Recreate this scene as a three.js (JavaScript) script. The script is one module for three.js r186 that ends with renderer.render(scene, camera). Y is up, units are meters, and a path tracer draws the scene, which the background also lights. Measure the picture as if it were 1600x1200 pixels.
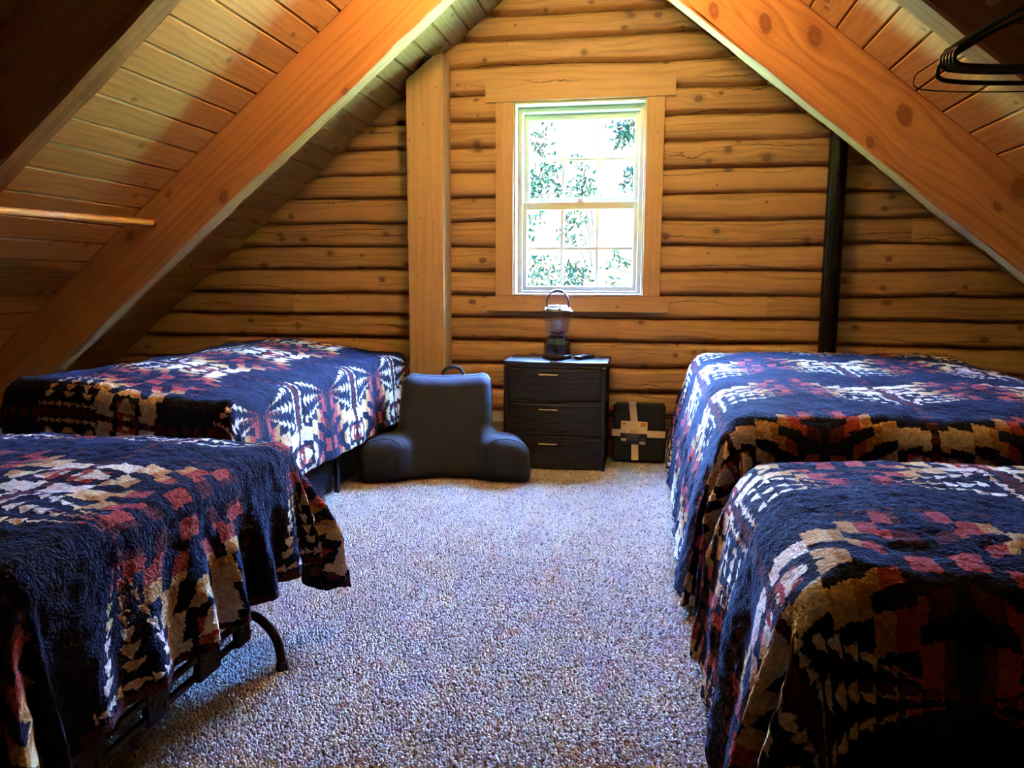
import * as THREE from 'three';
import { mergeGeometries, mergeVertices } from 'three/addons/utils/BufferGeometryUtils.js';
import { RoundedBoxGeometry } from 'three/addons/geometries/RoundedBoxGeometry.js';
import { MarchingCubes } from 'three/addons/objects/MarchingCubes.js';

// ---------------------------------------------------------------- camera, sky, sun, exposure
const scene = new THREE.Scene();
const RAD = Math.PI / 180;
const camera = new THREE.PerspectiveCamera(2 * Math.atan(600 / 1195) / RAD, 4 / 3, 0.05, 400);
camera.position.set(0, 1.056, 4.6);
camera.rotation.set(-7.76 * RAD, 10.175 * RAD, 0.19 * RAD, 'YXZ');
scene.add(camera);

scene.background = new THREE.Color().setRGB(0.17, 0.38, 1.0);      // clear blue daylight, the same in all directions
scene.backgroundIntensity = 1080;
const sun = new THREE.DirectionalLight(new THREE.Color().setRGB(1, 0.93, 0.8), 1500);   // high, behind the house
sun.position.set(14, 26, 16); sun.target.position.set(0, 0, -6);
sun.castShadow = true; sun.shadow.mapSize.set(2048, 2048);
Object.assign(sun.shadow.camera, { left: -30, right: 30, top: 30, bottom: -30, near: 1, far: 90 });
scene.add(sun, sun.target);

const renderer = new THREE.WebGLRenderer({ antialias: true });
renderer.toneMapping = THREE.LinearToneMapping;
renderer.toneMappingExposure = 1.0;
renderer.shadowMap.enabled = true;

// ---------------------------------------------------------------- numbers and noise
let seed = 20240611;
function rnd() { seed = (seed + 0x6D2B79F5) | 0; let t = Math.imul(seed ^ (seed >>> 15), 1 | seed); t = (t + Math.imul(t ^ (t >>> 7), 61 | t)) ^ t; return ((t ^ (t >>> 14)) >>> 0) / 4294967296; }
const rr = (a, b) => a + (b - a) * rnd();
const clamp = (x, a = 0, b = 1) => Math.min(b, Math.max(a, x));
const lerp = (a, b, t) => a + (b - a) * t;
const smooth = (a, b, x) => { const t = clamp((x - a) / (b - a)); return t * t * (3 - 2 * t); };
const frac = (x) => x - Math.floor(x);
function hash(x, y, z) { let h = Math.imul(x | 0, 374761393) ^ Math.imul(y | 0, 668265263) ^ Math.imul(z | 0, 1274126177); h = Math.imul(h ^ (h >>> 13), 1103515245); h = Math.imul(h ^ (h >>> 16), 2246822519); return ((h ^ (h >>> 13)) >>> 0) / 4294967296; }
function n3(x, y, z) {                                               // value noise, -1..1
  const xi = Math.floor(x), yi = Math.floor(y), zi = Math.floor(z);
  let u = x - xi, v = y - yi, w = z - zi; u = u * u * (3 - 2 * u); v = v * v * (3 - 2 * v); w = w * w * (3 - 2 * w);
  const q = (k) => lerp(lerp(hash(xi, yi, zi + k), hash(xi + 1, yi, zi + k), u), lerp(hash(xi, yi + 1, zi + k), hash(xi + 1, yi + 1, zi + k), u), v);
  return 2 * lerp(q(0), q(1), w) - 1;
}
function n2(x, y, k = 0) {
  const xi = Math.floor(x), yi = Math.floor(y); let u = x - xi, v = y - yi; u = u * u * (3 - 2 * u); v = v * v * (3 - 2 * v);
  return 2 * lerp(lerp(hash(xi, yi, k), hash(xi + 1, yi, k), u), lerp(hash(xi, yi + 1, k), hash(xi + 1, yi + 1, k), u), v) - 1;
}
function n2p(x, y, px, py, k = 0) {                                  // the same, repeating after px, py cells
  const xi = Math.floor(x), yi = Math.floor(y); let u = x - xi, v = y - yi; u = u * u * (3 - 2 * u); v = v * v * (3 - 2 * v);
  const w = (a, p) => ((a % p) + p) % p;
  const h = (a, b) => hash(w(a, px), w(b, py), k);
  return 2 * lerp(lerp(h(xi, yi), h(xi + 1, yi), u), lerp(h(xi, yi + 1), h(xi + 1, yi + 1), u), v) - 1;
}

// ---------------------------------------------------------------- textures
function texture(w, h, fn, srgb, metres) {                           // fn(x, y) -> [r, g, b] 0..1 in the map's own space
  const d = new Uint8Array(w * h * 4);
  for (let y = 0; y < h; y++) for (let x = 0; x < w; x++) {
    const c = fn(x / w, y / h), k = 4 * (y * w + x);
    d[k] = 255 * clamp(c[0]); d[k + 1] = 255 * clamp(c[1]); d[k + 2] = 255 * clamp(c[2]); d[k + 3] = 255;
  }
  const t = new THREE.DataTexture(d, w, h, THREE.RGBAFormat);
  t.wrapS = t.wrapT = THREE.RepeatWrapping; t.magFilter = THREE.LinearFilter; t.minFilter = THREE.LinearMipmapLinearFilter; t.generateMipmaps = true;
  if (srgb) t.colorSpace = THREE.SRGBColorSpace;
  if (metres) t.repeat.set(1 / metres[0], 1 / metres[1]);
  t.needsUpdate = true;
  return t;
}
const enc = (c) => (c <= 0.0031308 ? 12.92 * c : 1.055 * Math.pow(c, 1 / 2.4) - 0.055);
const mix3 = (a, b, t) => [lerp(a[0], b[0], t), lerp(a[1], b[1], t), lerp(a[2], b[2], t)];

// Sawn or peeled timber: s runs along the grain, t across it; knots push the grain aside; checks are drying cracks.
function wood({ w = 1024, h = 256, L = 2.4, W = 0.6, light, dark, knot, rings = 60, knots = 10, size = [0.006, 0.018], checks = 0, wave = 1, blotch = 0.25, saw = 0, contrast = 1, fixed = [], streak = 0.3, k = 1 }) {
  const K = [...fixed], C = [];
  for (let i = 0; i < knots; i++) K.push([rnd() * L, rnd() * W, rr(...size), rr(1, 1.5)]);
  for (let i = 0; i < checks; i++) C.push([rnd() * L, rr(0.25, 0.95), rnd() * W, rr(0.0014, 0.0045), i]);
  const wrap = (d, P) => d - P * Math.round(d / P);
  const height = new Float32Array(w * h);
  const map = texture(w, h, (x, y) => {
    const s = x * L, t = y * W;
    let g = t + wave * 0.012 * n2p(x * 5, y * 3, 5, 3, k) + wave * 0.004 * n2p(x * 14, y * 10, 14, 10, k + 1), kn = 0, near = 0, kr = 0;
    for (const [ks, kt, r, e] of K) {
      const ds = wrap(s - ks, L), dt = wrap(t - kt, W);
      if (Math.abs(ds) > 14 * r || Math.abs(dt) > 8 * r) continue;
      const push = Math.exp(-(ds * ds) / (20 * r * r)) * Math.exp(-(dt * dt) / (9 * r * r));
      g += (dt >= 0 ? 1 : -1) * -1.5 * r * push * (1 - Math.exp(-(dt * dt) / (r * r * 0.8)));
      const d = Math.hypot(ds / (r * e), dt / r) + 0.12 * n2(s * 160, t * 160, k + 7);
      near = Math.max(near, 1 - smooth(1, 2.6, d));
      if (d < 1.15) { kn = Math.max(kn, 1 - smooth(0.85, 1.15, d)); kr = d; }
    }
    const fine = n2p(x * 28, y * h * 0.5, 28, Math.round(h * 0.5), k + 2), mid = n2p(x * 12, y * 46, 12, 46, k + 3), big = n2p(x * 4, y * 4, 4, 4, k + 4);
    let ring = 0.5 + 0.5 * Math.sin(g * rings * 6.283 + 1.4 * mid);
    ring = Math.pow(ring, 1.6);
    let a = contrast * (0.42 * ring + 0.16 * fine + 0.16 * mid) + blotch * big + 0.3 * near;
    const gy = g / W; a += streak * (0.6 * n2p(x * 7, gy * 70, 7, 70, k + 11) + 0.5 * n2p(x * 16, gy * 150, 16, 150, k + 12)) + 0.9 * streak * smooth(0.35, 0.75, n2p(x * 6, gy * 38, 6, 38, k + 13));
    if (saw) a += saw * n2p(x * L * 420, y * 9, Math.round(L * 420), 9, k + 6);
    let c = mix3(light, dark, clamp(a));
    if (kn) c = mix3(c, mix3(knot, dark, clamp(0.45 + 0.2 * Math.sin(kr * 9 + 2 * n2(s * 60, t * 60, k + 9)) - 0.5 * smooth(0.75, 1.0, kr))), kn * 0.9);
    let crack = 0;
    for (const [cs, len, ct, th, id] of C) {
      let u = ((s - cs) % L + L) % L; if (u > len) continue; u /= len;
      const tc = ct + 0.02 * n2(u * 3.5, id, 90) + 0.003 * n2(u * 30, id, 91);
      const wd = th * Math.sin(Math.PI * u) * (0.7 + 0.5 * n2(u * 22, id, 92));
      crack = Math.max(crack, 1 - smooth(wd * 0.5, wd + 0.0012, Math.abs(wrap(t - tc, W))));
    }
    if (crack) c = mix3(c, [0.035, 0.018, 0.008], crack * 0.92);
    height[Math.round(y * h) * w + Math.round(x * w)] = clamp(0.62 - 0.2 * ring - 0.1 * fine + 0.2 * kn * (kr < 0.8 ? 1 : -1) + (saw ? saw * 0.8 * n2p(x * L * 420, y * 9, Math.round(L * 420), 9, k + 6) : 0) - 0.5 * crack);
    return [enc(c[0]), enc(c[1]), enc(c[2])];
  }, true, [L, W]);
  const bump = texture(w, h, (x, y) => { const v = height[Math.round(y * h) * w + Math.round(x * w)]; return [v, v, v]; }, false, [L, W]);
  return { map, bumpMap: bump };
}
const lin = (r, g, b) => new THREE.Color().setRGB(r, g, b);
const std = (o) => new THREE.MeshStandardMaterial(o), phy = (o) => new THREE.MeshPhysicalMaterial(o);

const KNOTS = [[1.0, 0.04, 0.026, 1], [1.25, 0.123, 0.030, 1.05], [1.48, 0.20, 0.032, 1.05], [1.94, 0.175, 0.034, 1.1], [1.835, 0.02, 0.020, 1.0], [2.48, 0.226, 0.032, 1], [2.43, 0.126, 0.014, 1.6], [3.1, 0.1, 0.03, 1], [0.5, 0.1, 0.02, 1]];
const logWood = [0, 1, 2].map((i) => wood({ h: 384, L: 2.6, W: 0.62, light: [[0.424, 0.242, 0.1], [0.392, 0.22, 0.09], [0.448, 0.262, 0.112]][i], dark: [[0.208, 0.112, 0.0424], [0.176, 0.096, 0.0376], [0.232, 0.1264, 0.048]][i], knot: [0.068, 0.024, 0.0096], streak: 0.42, rings: 24, knots: 26, size: [0.004, 0.02], checks: 13, wave: 2.4, blotch: 0.42, contrast: 0.8, k: 10 + 20 * i }));
const plankWood = [0, 1].map((i) => wood({ h: 384, L: 2.2, W: 0.6, light: [[0.512, 0.308, 0.124], [0.464, 0.272, 0.104]][i], dark: [[0.344, 0.18, 0.0624], [0.304, 0.156, 0.0528]][i], knot: [0.096, 0.036, 0.0128], rings: 32, knots: 18, size: [0.006, 0.015], wave: 1.6, blotch: 0.18, k: 100 + 20 * i }));
const beamLook = { w: 1536, h: 384, L: 4.8, W: 0.8, light: [0.448, 0.212, 0.068], dark: [0.272, 0.104, 0.0288], knot: [0.12, 0.0336, 0.0112], rings: 26, wave: 2.6, blotch: 0.24, contrast: 0.8, checks: 5, streak: 0.3 };
const beamWood = wood({ ...beamLook, knots: 14, size: [0.012, 0.026], k: 160 });
const beamWoodKnotty = wood({ ...beamLook, light: [0.464, 0.24, 0.08], knots: 0, fixed: KNOTS, k: 175 });
const postWood = wood({ h: 384, L: 2.4, W: 0.6, light: [0.448, 0.276, 0.132], dark: [0.328, 0.188, 0.084], knot: [0.128, 0.048, 0.016], rings: 22, knots: 26, size: [0.003, 0.006], wave: 0.8, saw: 0.16, contrast: 0.6, k: 190 });
const trimWood = wood({ h: 256, L: 1.6, W: 0.4, light: [0.448, 0.276, 0.128], dark: [0.328, 0.184, 0.076], knot: [0.16, 0.056, 0.016], rings: 26, knots: 5, size: [0.004, 0.009], wave: 1.2, contrast: 0.6, k: 220 });
const M = {
  log: logWood.map((t) => std({ ...t, bumpScale: 0.0018, roughness: 0.5 })),
  plank: plankWood.map((t) => std({ ...t, bumpScale: 0.0006, roughness: 0.55 })),
  beam: std({ ...beamWood, bumpScale: 0.002, roughness: 0.62 }),
  beamKnotty: std({ ...beamWoodKnotty, bumpScale: 0.002, roughness: 0.62 }),
  post: std({ ...postWood, bumpScale: 0.0018, roughness: 0.72 }),
  trim: std({ ...trimWood, bumpScale: 0.0006, roughness: 0.55 }),
  deck: std({ color: lin(0.16, 0.09, 0.04), roughness: 0.9 }),
  chink: std({ color: lin(0.10, 0.055, 0.025), roughness: 0.9 }),
  vinyl: std({ color: lin(0.56, 0.56, 0.46), roughness: 0.4 }),
  glass: phy({ color: 0xffffff, transmission: 1, thickness: 0, roughness: 0, ior: 1.5 }),
  black: std({ color: lin(0.006, 0.006, 0.007), roughness: 0.42 }),
  blackGloss: std({ color: lin(0.006, 0.006, 0.007), roughness: 0.16 }),
  pipe: phy({ color: lin(0.003, 0.003, 0.003), roughness: 0.24, specularIntensity: 0.45 }),
  frame: std({ color: lin(0.012, 0.013, 0.018), roughness: 0.5, metalness: 0.3 }),
  chrome: std({ color: lin(0.75, 0.77, 0.8), roughness: 0.12, metalness: 1 }),
  globe: phy({ color: lin(0.80, 0.80, 0.94), transmission: 0.92, thickness: 0, roughness: 0.06, ior: 1.5 }),
  cap: std({ color: lin(0.34, 0.36, 0.38), roughness: 0.14, metalness: 1 }),
  nickel: std({ color: lin(0.62, 0.56, 0.48), roughness: 0.3, metalness: 1 }),
  smoke: std({ color: lin(0.08, 0.075, 0.08), roughness: 0.16, metalness: 0.9 }),
  brass: std({ color: lin(0.75, 0.5, 0.18), roughness: 0.22, metalness: 1 }),
  hanger: std({ color: lin(0.006, 0.018, 0.017), roughness: 0.28 }),
  wire: std({ color: lin(0.02, 0.014, 0.02), roughness: 0.3 }),
  dowel: std({ ...trimWood, color: lin(1.6, 1.75, 1.7), bumpScale: 0.0004, roughness: 0.45 }),
  card: std({ color: lin(0.28, 0.2, 0.12), roughness: 0.9 }),
  ribbon: std({ color: lin(0.72, 0.62, 0.46), roughness: 0.5 }),
  mattress: std({ color: lin(0.5, 0.5, 0.52), roughness: 0.9 }),
  bulbPlastic: phy({ color: lin(0.75, 0.82, 1.0), roughness: 0.25, transmission: 0.4, thickness: 0 }),
};
// ---------------------------------------------------------------- helpers that build named objects
const taken = {};
function numbered(name) { const n = (taken[name] = (taken[name] ?? -1) + 1); return n ? `${name}_${String(n).padStart(3, '0')}` : name; }
function shade(o) { o.castShadow = o.receiveShadow = true; return o; }
function tag(o, label, category, group) { o.userData.label = label; if (category) o.userData.category = category; if (group) o.userData.group = group; return o; }
function mesh(name, geo, mat, parent) { const g = Array.isArray(geo) ? mergeGeometries(geo.map((q) => (q.index ? q.toNonIndexed() : q)).map(tidy)) : geo; const o = shade(new THREE.Mesh(g, mat)); o.name = parent ? name : numbered(name); (parent ?? scene).add(o); return o; }
function tidy(g) { for (const k of Object.keys(g.attributes)) if (!['position', 'normal', 'uv'].includes(k)) g.deleteAttribute(k); return g; }
function thing(name, label, category, at = [0, 0, 0], turn = 0, group) { const o = new THREE.Group(); o.name = numbered(name); o.position.set(...at); o.rotation.y = turn; scene.add(o); return tag(o, label, category, group); }
function structure(name, label, category) { const o = new THREE.Group(); o.name = name; scene.add(o); o.userData = { kind: 'structure', label, category }; return o; }
function box(w, h, d, x = 0, y = 0, z = 0, r = 0) { const g = r ? new RoundedBoxGeometry(w, h, d, 2, r) : new THREE.BoxGeometry(w, h, d); return g.translate(x, y, z); }
function tube(points, r, sides = 10, seg = 0, closed = false) { const c = points.length === 2 ? new THREE.LineCurve3(...points.map((p) => new THREE.Vector3(...p))) : new THREE.CatmullRomCurve3(points.map((p) => new THREE.Vector3(...p)), closed, 'centripetal'); return new THREE.TubeGeometry(c, seg || (points.length === 2 ? 1 : points.length * 6), r, sides, closed); }
function cyl(r0, r1, h, x, y, z, n = 20) { return new THREE.CylinderGeometry(r1, r0, h, n).translate(x, y, z); }
// board uv: grain along axis g ('x','y','z'), in metres, shifted at random so that no two pieces look alike
function grain(geo, g, du = rr(0, 5), dv = rr(0, 5)) {
  const p = geo.attributes.position, nn = geo.attributes.normal, uv = new Float32Array(p.count * 2);
  for (let i = 0; i < p.count; i++) {
    const P = { x: p.getX(i), y: p.getY(i), z: p.getZ(i) }, N = { x: Math.abs(nn.getX(i)), y: Math.abs(nn.getY(i)), z: Math.abs(nn.getZ(i)) };
    const o = ['x', 'y', 'z'].filter((a) => a !== g);
    const across = N[o[0]] > N[o[1]] ? P[o[1]] : P[o[0]] + (N[g] > 0.8 ? P[o[1]] : 0);
    uv[2 * i] = P[g] + du; uv[2 * i + 1] = across + dv;
  }
  geo.setAttribute('uv', new THREE.BufferAttribute(uv, 2));
  return geo;
}
// A timber of rectangular section running along +x from 0 to len, edges bevelled and a little uneven; cut(x-end offset by y) for slanted ends
function timber(len, hgt, dep, { bevel = 0.008, uneven = 0.0, n = 24, id = 1, cut0 = 0, cut1 = 0, from = null } = {}) {
  const b = bevel, prof = [[-hgt / 2 + b, dep / 2], [hgt / 2 - b, dep / 2], [hgt / 2, dep / 2 - b], [hgt / 2, -dep / 2 + b], [hgt / 2 - b, -dep / 2], [-hgt / 2 + b, -dep / 2], [-hgt / 2, -dep / 2 + b], [-hgt / 2, dep / 2 - b]];
  const pos = [], uv = [], [du, dv] = from ?? [rr(0, 5), rr(0, 5)];
  const at = (i, k) => {
    const t = i / n, [y, z] = prof[k % 8], low = y < 0;
    const e = uneven * n2(t * len * 4, k, id) + uneven * 0.5 * n2(t * len * 11, k, id + 1);
    const yy = y + (low ? e : 0.3 * e), zz = z + (Math.abs(z) > dep / 2 - 1e-6 && low ? e * 0.4 : 0);
    return [lerp(cut0 * y, len + cut1 * y, t), yy, zz];
  };
  const per = [0]; for (let k = 0; k < 8; k++) { const a = prof[k], c = prof[(k + 1) % 8]; per.push(per[k] + Math.hypot(a[0] - c[0], a[1] - c[1])); }
  for (let i = 0; i < n; i++) for (let k = 0; k < 8; k++) {
    const q = [at(i, k), at(i + 1, k), at(i + 1, k + 1), at(i, k + 1)], w = [[i, k], [i + 1, k], [i + 1, k + 1], [i, k + 1]].map(([a, c]) => [a / n * len + du, per[c] + dv]);
    for (const j of [0, 2, 1, 0, 3, 2]) { pos.push(...q[j]); uv.push(...w[j]); }
  }
  for (const [i, o] of [[0, [0, 1, 2]], [n, [0, 2, 1]]]) for (let k = 1; k < 7; k++) { const q = [at(i, 0), at(i, k), at(i, k + 1)]; for (const j of o) { pos.push(...q[j]); uv.push(q[j][1] + dv, q[j][2] + du); } }
  const g = new THREE.BufferGeometry();
  g.setAttribute('position', new THREE.Float32BufferAttribute(pos, 3)); g.setAttribute('uv', new THREE.Float32BufferAttribute(uv, 2)); g.computeVertexNormals();
  return g;
}
// a grid of nu x nv cells: fn(u, v) -> [x, y, z, uvx, uvy]
function grid(nu, nv, fn) {
  const pos = new Float32Array((nu + 1) * (nv + 1) * 3), uv = new Float32Array((nu + 1) * (nv + 1) * 2), idx = [];
  for (let j = 0; j <= nv; j++) for (let i = 0; i <= nu; i++) { const k = j * (nu + 1) + i, p = fn(i / nu, j / nv, i, j); pos.set(p.slice(0, 3), 3 * k); uv.set(p.slice(3, 5), 2 * k); }
  for (let j = 0; j < nv; j++) for (let i = 0; i < nu; i++) { const a = j * (nu + 1) + i, b = a + 1, c = a + nu + 1, d = c + 1; idx.push(a, b, d, a, d, c); }
  const g = new THREE.BufferGeometry();
  g.setAttribute('position', new THREE.BufferAttribute(pos, 3)); g.setAttribute('uv', new THREE.BufferAttribute(uv, 2)); g.setIndex(idx); g.computeVertexNormals();
  return g;
}

// ---------------------------------------------------------------- the room: a log-walled attic under a steep roof
const XR = -0.455, APEX = 2.995, SLOPE = 0.8084, ANG = Math.atan(SLOPE), COS = Math.cos(ANG), ZB = 6.6;
const roofY = (x) => APEX - SLOPE * Math.abs(x - XR);
const EAVE = APEX / SLOPE;                                           // horizontal run from ridge to floor level

// back gable wall: logs on a backing with the window hole
{
  const w = structure('wall_back', 'gable wall of horizontal golden log siding around the window', 'wall');
  const s = new THREE.Shape([[XR - EAVE - 0.3, -0.25], [XR + EAVE + 0.3, -0.25], [XR, APEX + 0.25 + 0.0]].map((p) => new THREE.Vector2(...p)));
  s.holes.push(new THREE.Path([[-0.80, 0.975], [-0.80, 2.07], [-0.06, 2.07], [-0.06, 0.975]].map((p) => new THREE.Vector2(...p))));
  mesh('backing', grain(new THREE.ExtrudeGeometry(s, { depth: 0.15, bevelEnabled: false }).translate(0, 0, -0.185), 'x'), M.chink, w);
  const Y = [-0.045, 0.103, 0.245, 0.394, 0.541, 0.69, 0.832, 0.967, 1.112, 1.252, 1.40, 1.546, 1.693, 1.84, 1.986, 2.136, 2.29, 2.44, 2.578, 2.722, 2.866, 2.985];
  const joints = { 5: [-0.176], 6: [-2.239, 0.659], 4: [1.3], 8: [-2.9], 11: [1.9], 13: [-1.3], 2: [-1.9, 1.0], 3: [0.6], 9: [1.4] };
  const seamY = (k, x) => Y[k] + 0.007 * n2(x * 1.7, k * 3.1, 5) + 0.004 * n2(x * 5, k * 7.7, 6);
  for (let k = 0; k + 1 < Y.length; k++) {
    const ym = (Y[k] + Y[k + 1]) / 2, half = (APEX - Y[k]) / SLOPE + 0.04;
    let cuts = [XR - half, ...(joints[k] ?? []), XR + half], spans = [];
    for (let i = 0; i + 1 < cuts.length; i++) spans.push([cuts[i], cuts[i + 1]]);
    if (Y[k + 1] > 0.98 && Y[k] < 2.06) spans = spans.flatMap(([a, b]) => (a < -0.85 && b > 0 ? [[a, -0.845], [-0.015, b]] : [[a, b]]));
    for (const [a, b] of spans) {
      const n = Math.max(4, Math.round((b - a) / 0.09)), crown = rr(0.022, 0.030), id = rr(0, 99), du = rr(0, 5), dv = rr(0, 5), jut = joints[k] ? rr(-0.004, 0.004) : 0;
      const left = a <= XR - half + 1e-6, right = b >= XR + half - 1e-6;
      const g = grid(n, 10, (u, v) => {
        const y0 = Y[k] + (v) * (Y[k + 1] - Y[k]);
        const reach = Math.max(0.01, (APEX - y0) / SLOPE + 0.04);
        const xa = left ? XR - reach : a, xb = right ? XR + reach : b, x = lerp(xa, xb, u);
        const y = lerp(seamY(k, x) + 0.0006, seamY(k + 1, x) - 0.0006, v);
        const c = 2 * v - 1, arc = Math.sqrt(Math.max(0, 1 - Math.pow(Math.abs(c), 4.2)));
        let z = -0.016 + (0.016 + crown) * arc + jut + 0.004 * n2(x * 2.2, v * 2, id) + 0.002 * n2(x * 9, v * 5, id);
        if ((u === 0 && !left) || (u === 1 && !right)) z = Math.min(z, -0.016 + (0.016 + crown) * arc * 0.86);
        return [x, y, z, x + du, v * 0.16 + dv];
      });
      mesh('log', g, M.log[Math.floor(rnd() * 3)], w);
    }
  }
}
// front gable wall behind the camera
{
  const w = structure('wall_front', 'plain timber gable wall behind the viewer', 'wall');
  const s = new THREE.Shape([[XR - EAVE - 0.3, -0.25], [XR + EAVE + 0.3, -0.25], [XR, APEX + 0.25]].map((p) => new THREE.Vector2(...p)));
  mesh('boarding', grain(new THREE.ExtrudeGeometry(s, { depth: 0.15, bevelEnabled: false }).translate(0, 0, ZB), 'x'), M.log[0], w);
}
// floor
{
  const f = structure('floor', 'pale beige cut-pile carpet over the attic floor', 'carpet');
  mesh('subfloor', box(2 * EAVE + 0.7, 0.2, ZB + 0.4, XR, -0.106, ZB / 2), std({ color: lin(0.21, 0.18, 0.16), roughness: 1 }), f);
  // carpet pile: yarn tufts in small patches, laid side by side and turned
  const T = [];
  for (let variant = 0; variant < 4; variant++) {
    const P = 0.2, N = 31, pos = [], nor = [], col = [], idx = [];
    for (let i = 0; i < N; i++) for (let j = 0; j < N; j++) {
      const x = ((i + rr(0, 1)) / N - 0.5) * P, z = ((j + rr(0, 1)) / N - 0.5) * P, h = rr(0.009, 0.0145), a = rr(0, 6.283), lean = rr(0.0, 0.005), r = rr(0.0030, 0.0044);
      const pick = rnd(), c = pick < 0.07 ? [0.13, 0.102, 0.08] : pick < 0.45 ? [0.29, 0.255, 0.225] : [0.39, 0.355, 0.325], v = rr(0.85, 1.12);
      const b = pos.length / 3, put = (t, X, Z, up, q) => { pos.push(x + Math.cos(a) * lean * t * t + X * r * q, -0.006 + h * t, z + Math.sin(a) * lean * t * t + Z * r * q); nor.push(X, up, Z); col.push(c[0] * v, c[1] * v, c[2] * v); };
      for (const [t, q, up] of [[0, 0.9, 0.1], [0.72, 1.0, 0.35], [0.92, 0.72, 1.1]]) for (let s = 0; s < 5; s++) { const w = a + s * 1.2566 + t * 0.9; put(t, Math.cos(w), Math.sin(w), up, q); }
      put(1, 0, 0, 1, 0);
      for (let t = 0; t < 2; t++) for (let s = 0; s < 5; s++) { const p = b + 5 * t + s, q = b + 5 * t + (s + 1) % 5; idx.push(p, p + 5, q, q, p + 5, q + 5); }
      for (let s = 0; s < 5; s++) idx.push(b + 10 + s, b + 15, b + 10 + (s + 1) % 5);
    }
    const g = new THREE.BufferGeometry();
    g.setAttribute('position', new THREE.Float32BufferAttribute(pos, 3)); g.setAttribute('normal', new THREE.Float32BufferAttribute(nor, 3)); g.setAttribute('color', new THREE.Float32BufferAttribute(col, 3)); g.setIndex(idx);
    T.push(g);
  }
  const spots = [[], [], [], []], S = 0.19, m4 = new THREE.Matrix4(), q = new THREE.Quaternion(), up = new THREE.Vector3(0, 1, 0);
  for (let x = -3.0; x < 2.0; x += S) for (let z = 0.02; z < 4.7; z += S) {
    q.setFromAxisAngle(up, Math.floor(rnd() * 4) * Math.PI / 2); spots[Math.floor(rnd() * 4)].push(new THREE.Matrix4().compose(new THREE.Vector3(x + S / 2, 0, z + S / 2), q, new THREE.Vector3(1, 1, 1)));
  }
  const pileMat = std({ vertexColors: true, roughness: 1 });
  spots.forEach((L, i) => { const im = new THREE.InstancedMesh(T[i], pileMat, L.length); L.forEach((m, k) => im.setMatrixAt(k, m)); im.name = 'carpet_pile'; im.userData.kind = 'stuff'; shade(im); f.add(im); });
}
// sloping ceilings: tongue-and-groove boards with bevelled edges under a roof deck
function ceiling(name, side, label) {
  const c = structure(name, label, 'ceiling');
  const P = 0.1345, n = Math.ceil((EAVE / COS + 0.05) / P), b = 0.0075, z0 = -0.12, z1 = ZB + 0.1;
  const dir = new THREE.Vector3(side * COS, -Math.sin(ANG), 0), out = new THREE.Vector3(side * Math.sin(ANG), COS, 0);   // down the slope, and up through the roof
  const phase = side < 0 ? -0.004 : 0.01;
  for (let i = 0; i < n; i++) {
    const s0 = i * P + phase, s1 = s0 + P;
    const prof = [[s0 + 0.001, b], [s0 + b, 0], [s1 - b, 0], [s1 - 0.001, b], [s1 - 0.001, 0.032], [s0 + 0.001, 0.032]];
    const ends = rnd() < 0.45 ? [z0, rr(1.4, 3.4), z1] : [z0, z1];
    for (let e = 0; e + 1 < ends.length; e++) {
      const pos = [], uv = [], du = rr(0, 5), dv = rr(0, 5), a = ends[e] + (e ? 0.0008 : 0), z = ends[e + 1];
      const P3 = (q, zz) => { const v = new THREE.Vector3(XR, APEX, 0).addScaledVector(dir, q[0]).addScaledVector(out, q[1]); return [v.x, v.y, zz]; };
      for (let k = 0; k < 6; k++) {
        const q = prof[k], w = prof[(k + 1) % 6], V = [P3(q, a), P3(q, z), P3(w, z), P3(w, a)], U = [[a + du, q[0] - s0 + dv], [z + du, q[0] - s0 + dv], [z + du, w[0] - s0 + dv], [a + du, w[0] - s0 + dv]];
        for (const j of side < 0 ? [0, 1, 2, 0, 2, 3] : [0, 2, 1, 0, 3, 2]) { pos.push(...V[j]); uv.push(...U[j]); }
      }
      const g = new THREE.BufferGeometry();
      g.setAttribute('position', new THREE.Float32BufferAttribute(pos, 3)); g.setAttribute('uv', new THREE.Float32BufferAttribute(uv, 2)); g.computeVertexNormals();
      mesh('ceiling_board', g, M.plank[Math.floor(rnd() * 2)], c);
    }
  }
  const L = EAVE / COS + 0.6;
  const deck = box(L, 0.12, ZB + 0.6, 0, 0, 0);
  deck.applyMatrix4(new THREE.Matrix4().makeBasis(dir, out, dir.clone().cross(out)));
  const mid = new THREE.Vector3(XR, APEX, ZB / 2).addScaledVector(dir, L / 2 - 0.03).addScaledVector(out, 0.0925);
  mesh('roof_deck', deck.translate(mid.x, mid.y, mid.z), M.deck, c);
}
ceiling('ceiling_left', -1, 'sloping ceiling of bevelled pine boards on the left');
ceiling('ceiling_right', 1, 'sloping ceiling of bevelled pine boards on the right');

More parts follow.
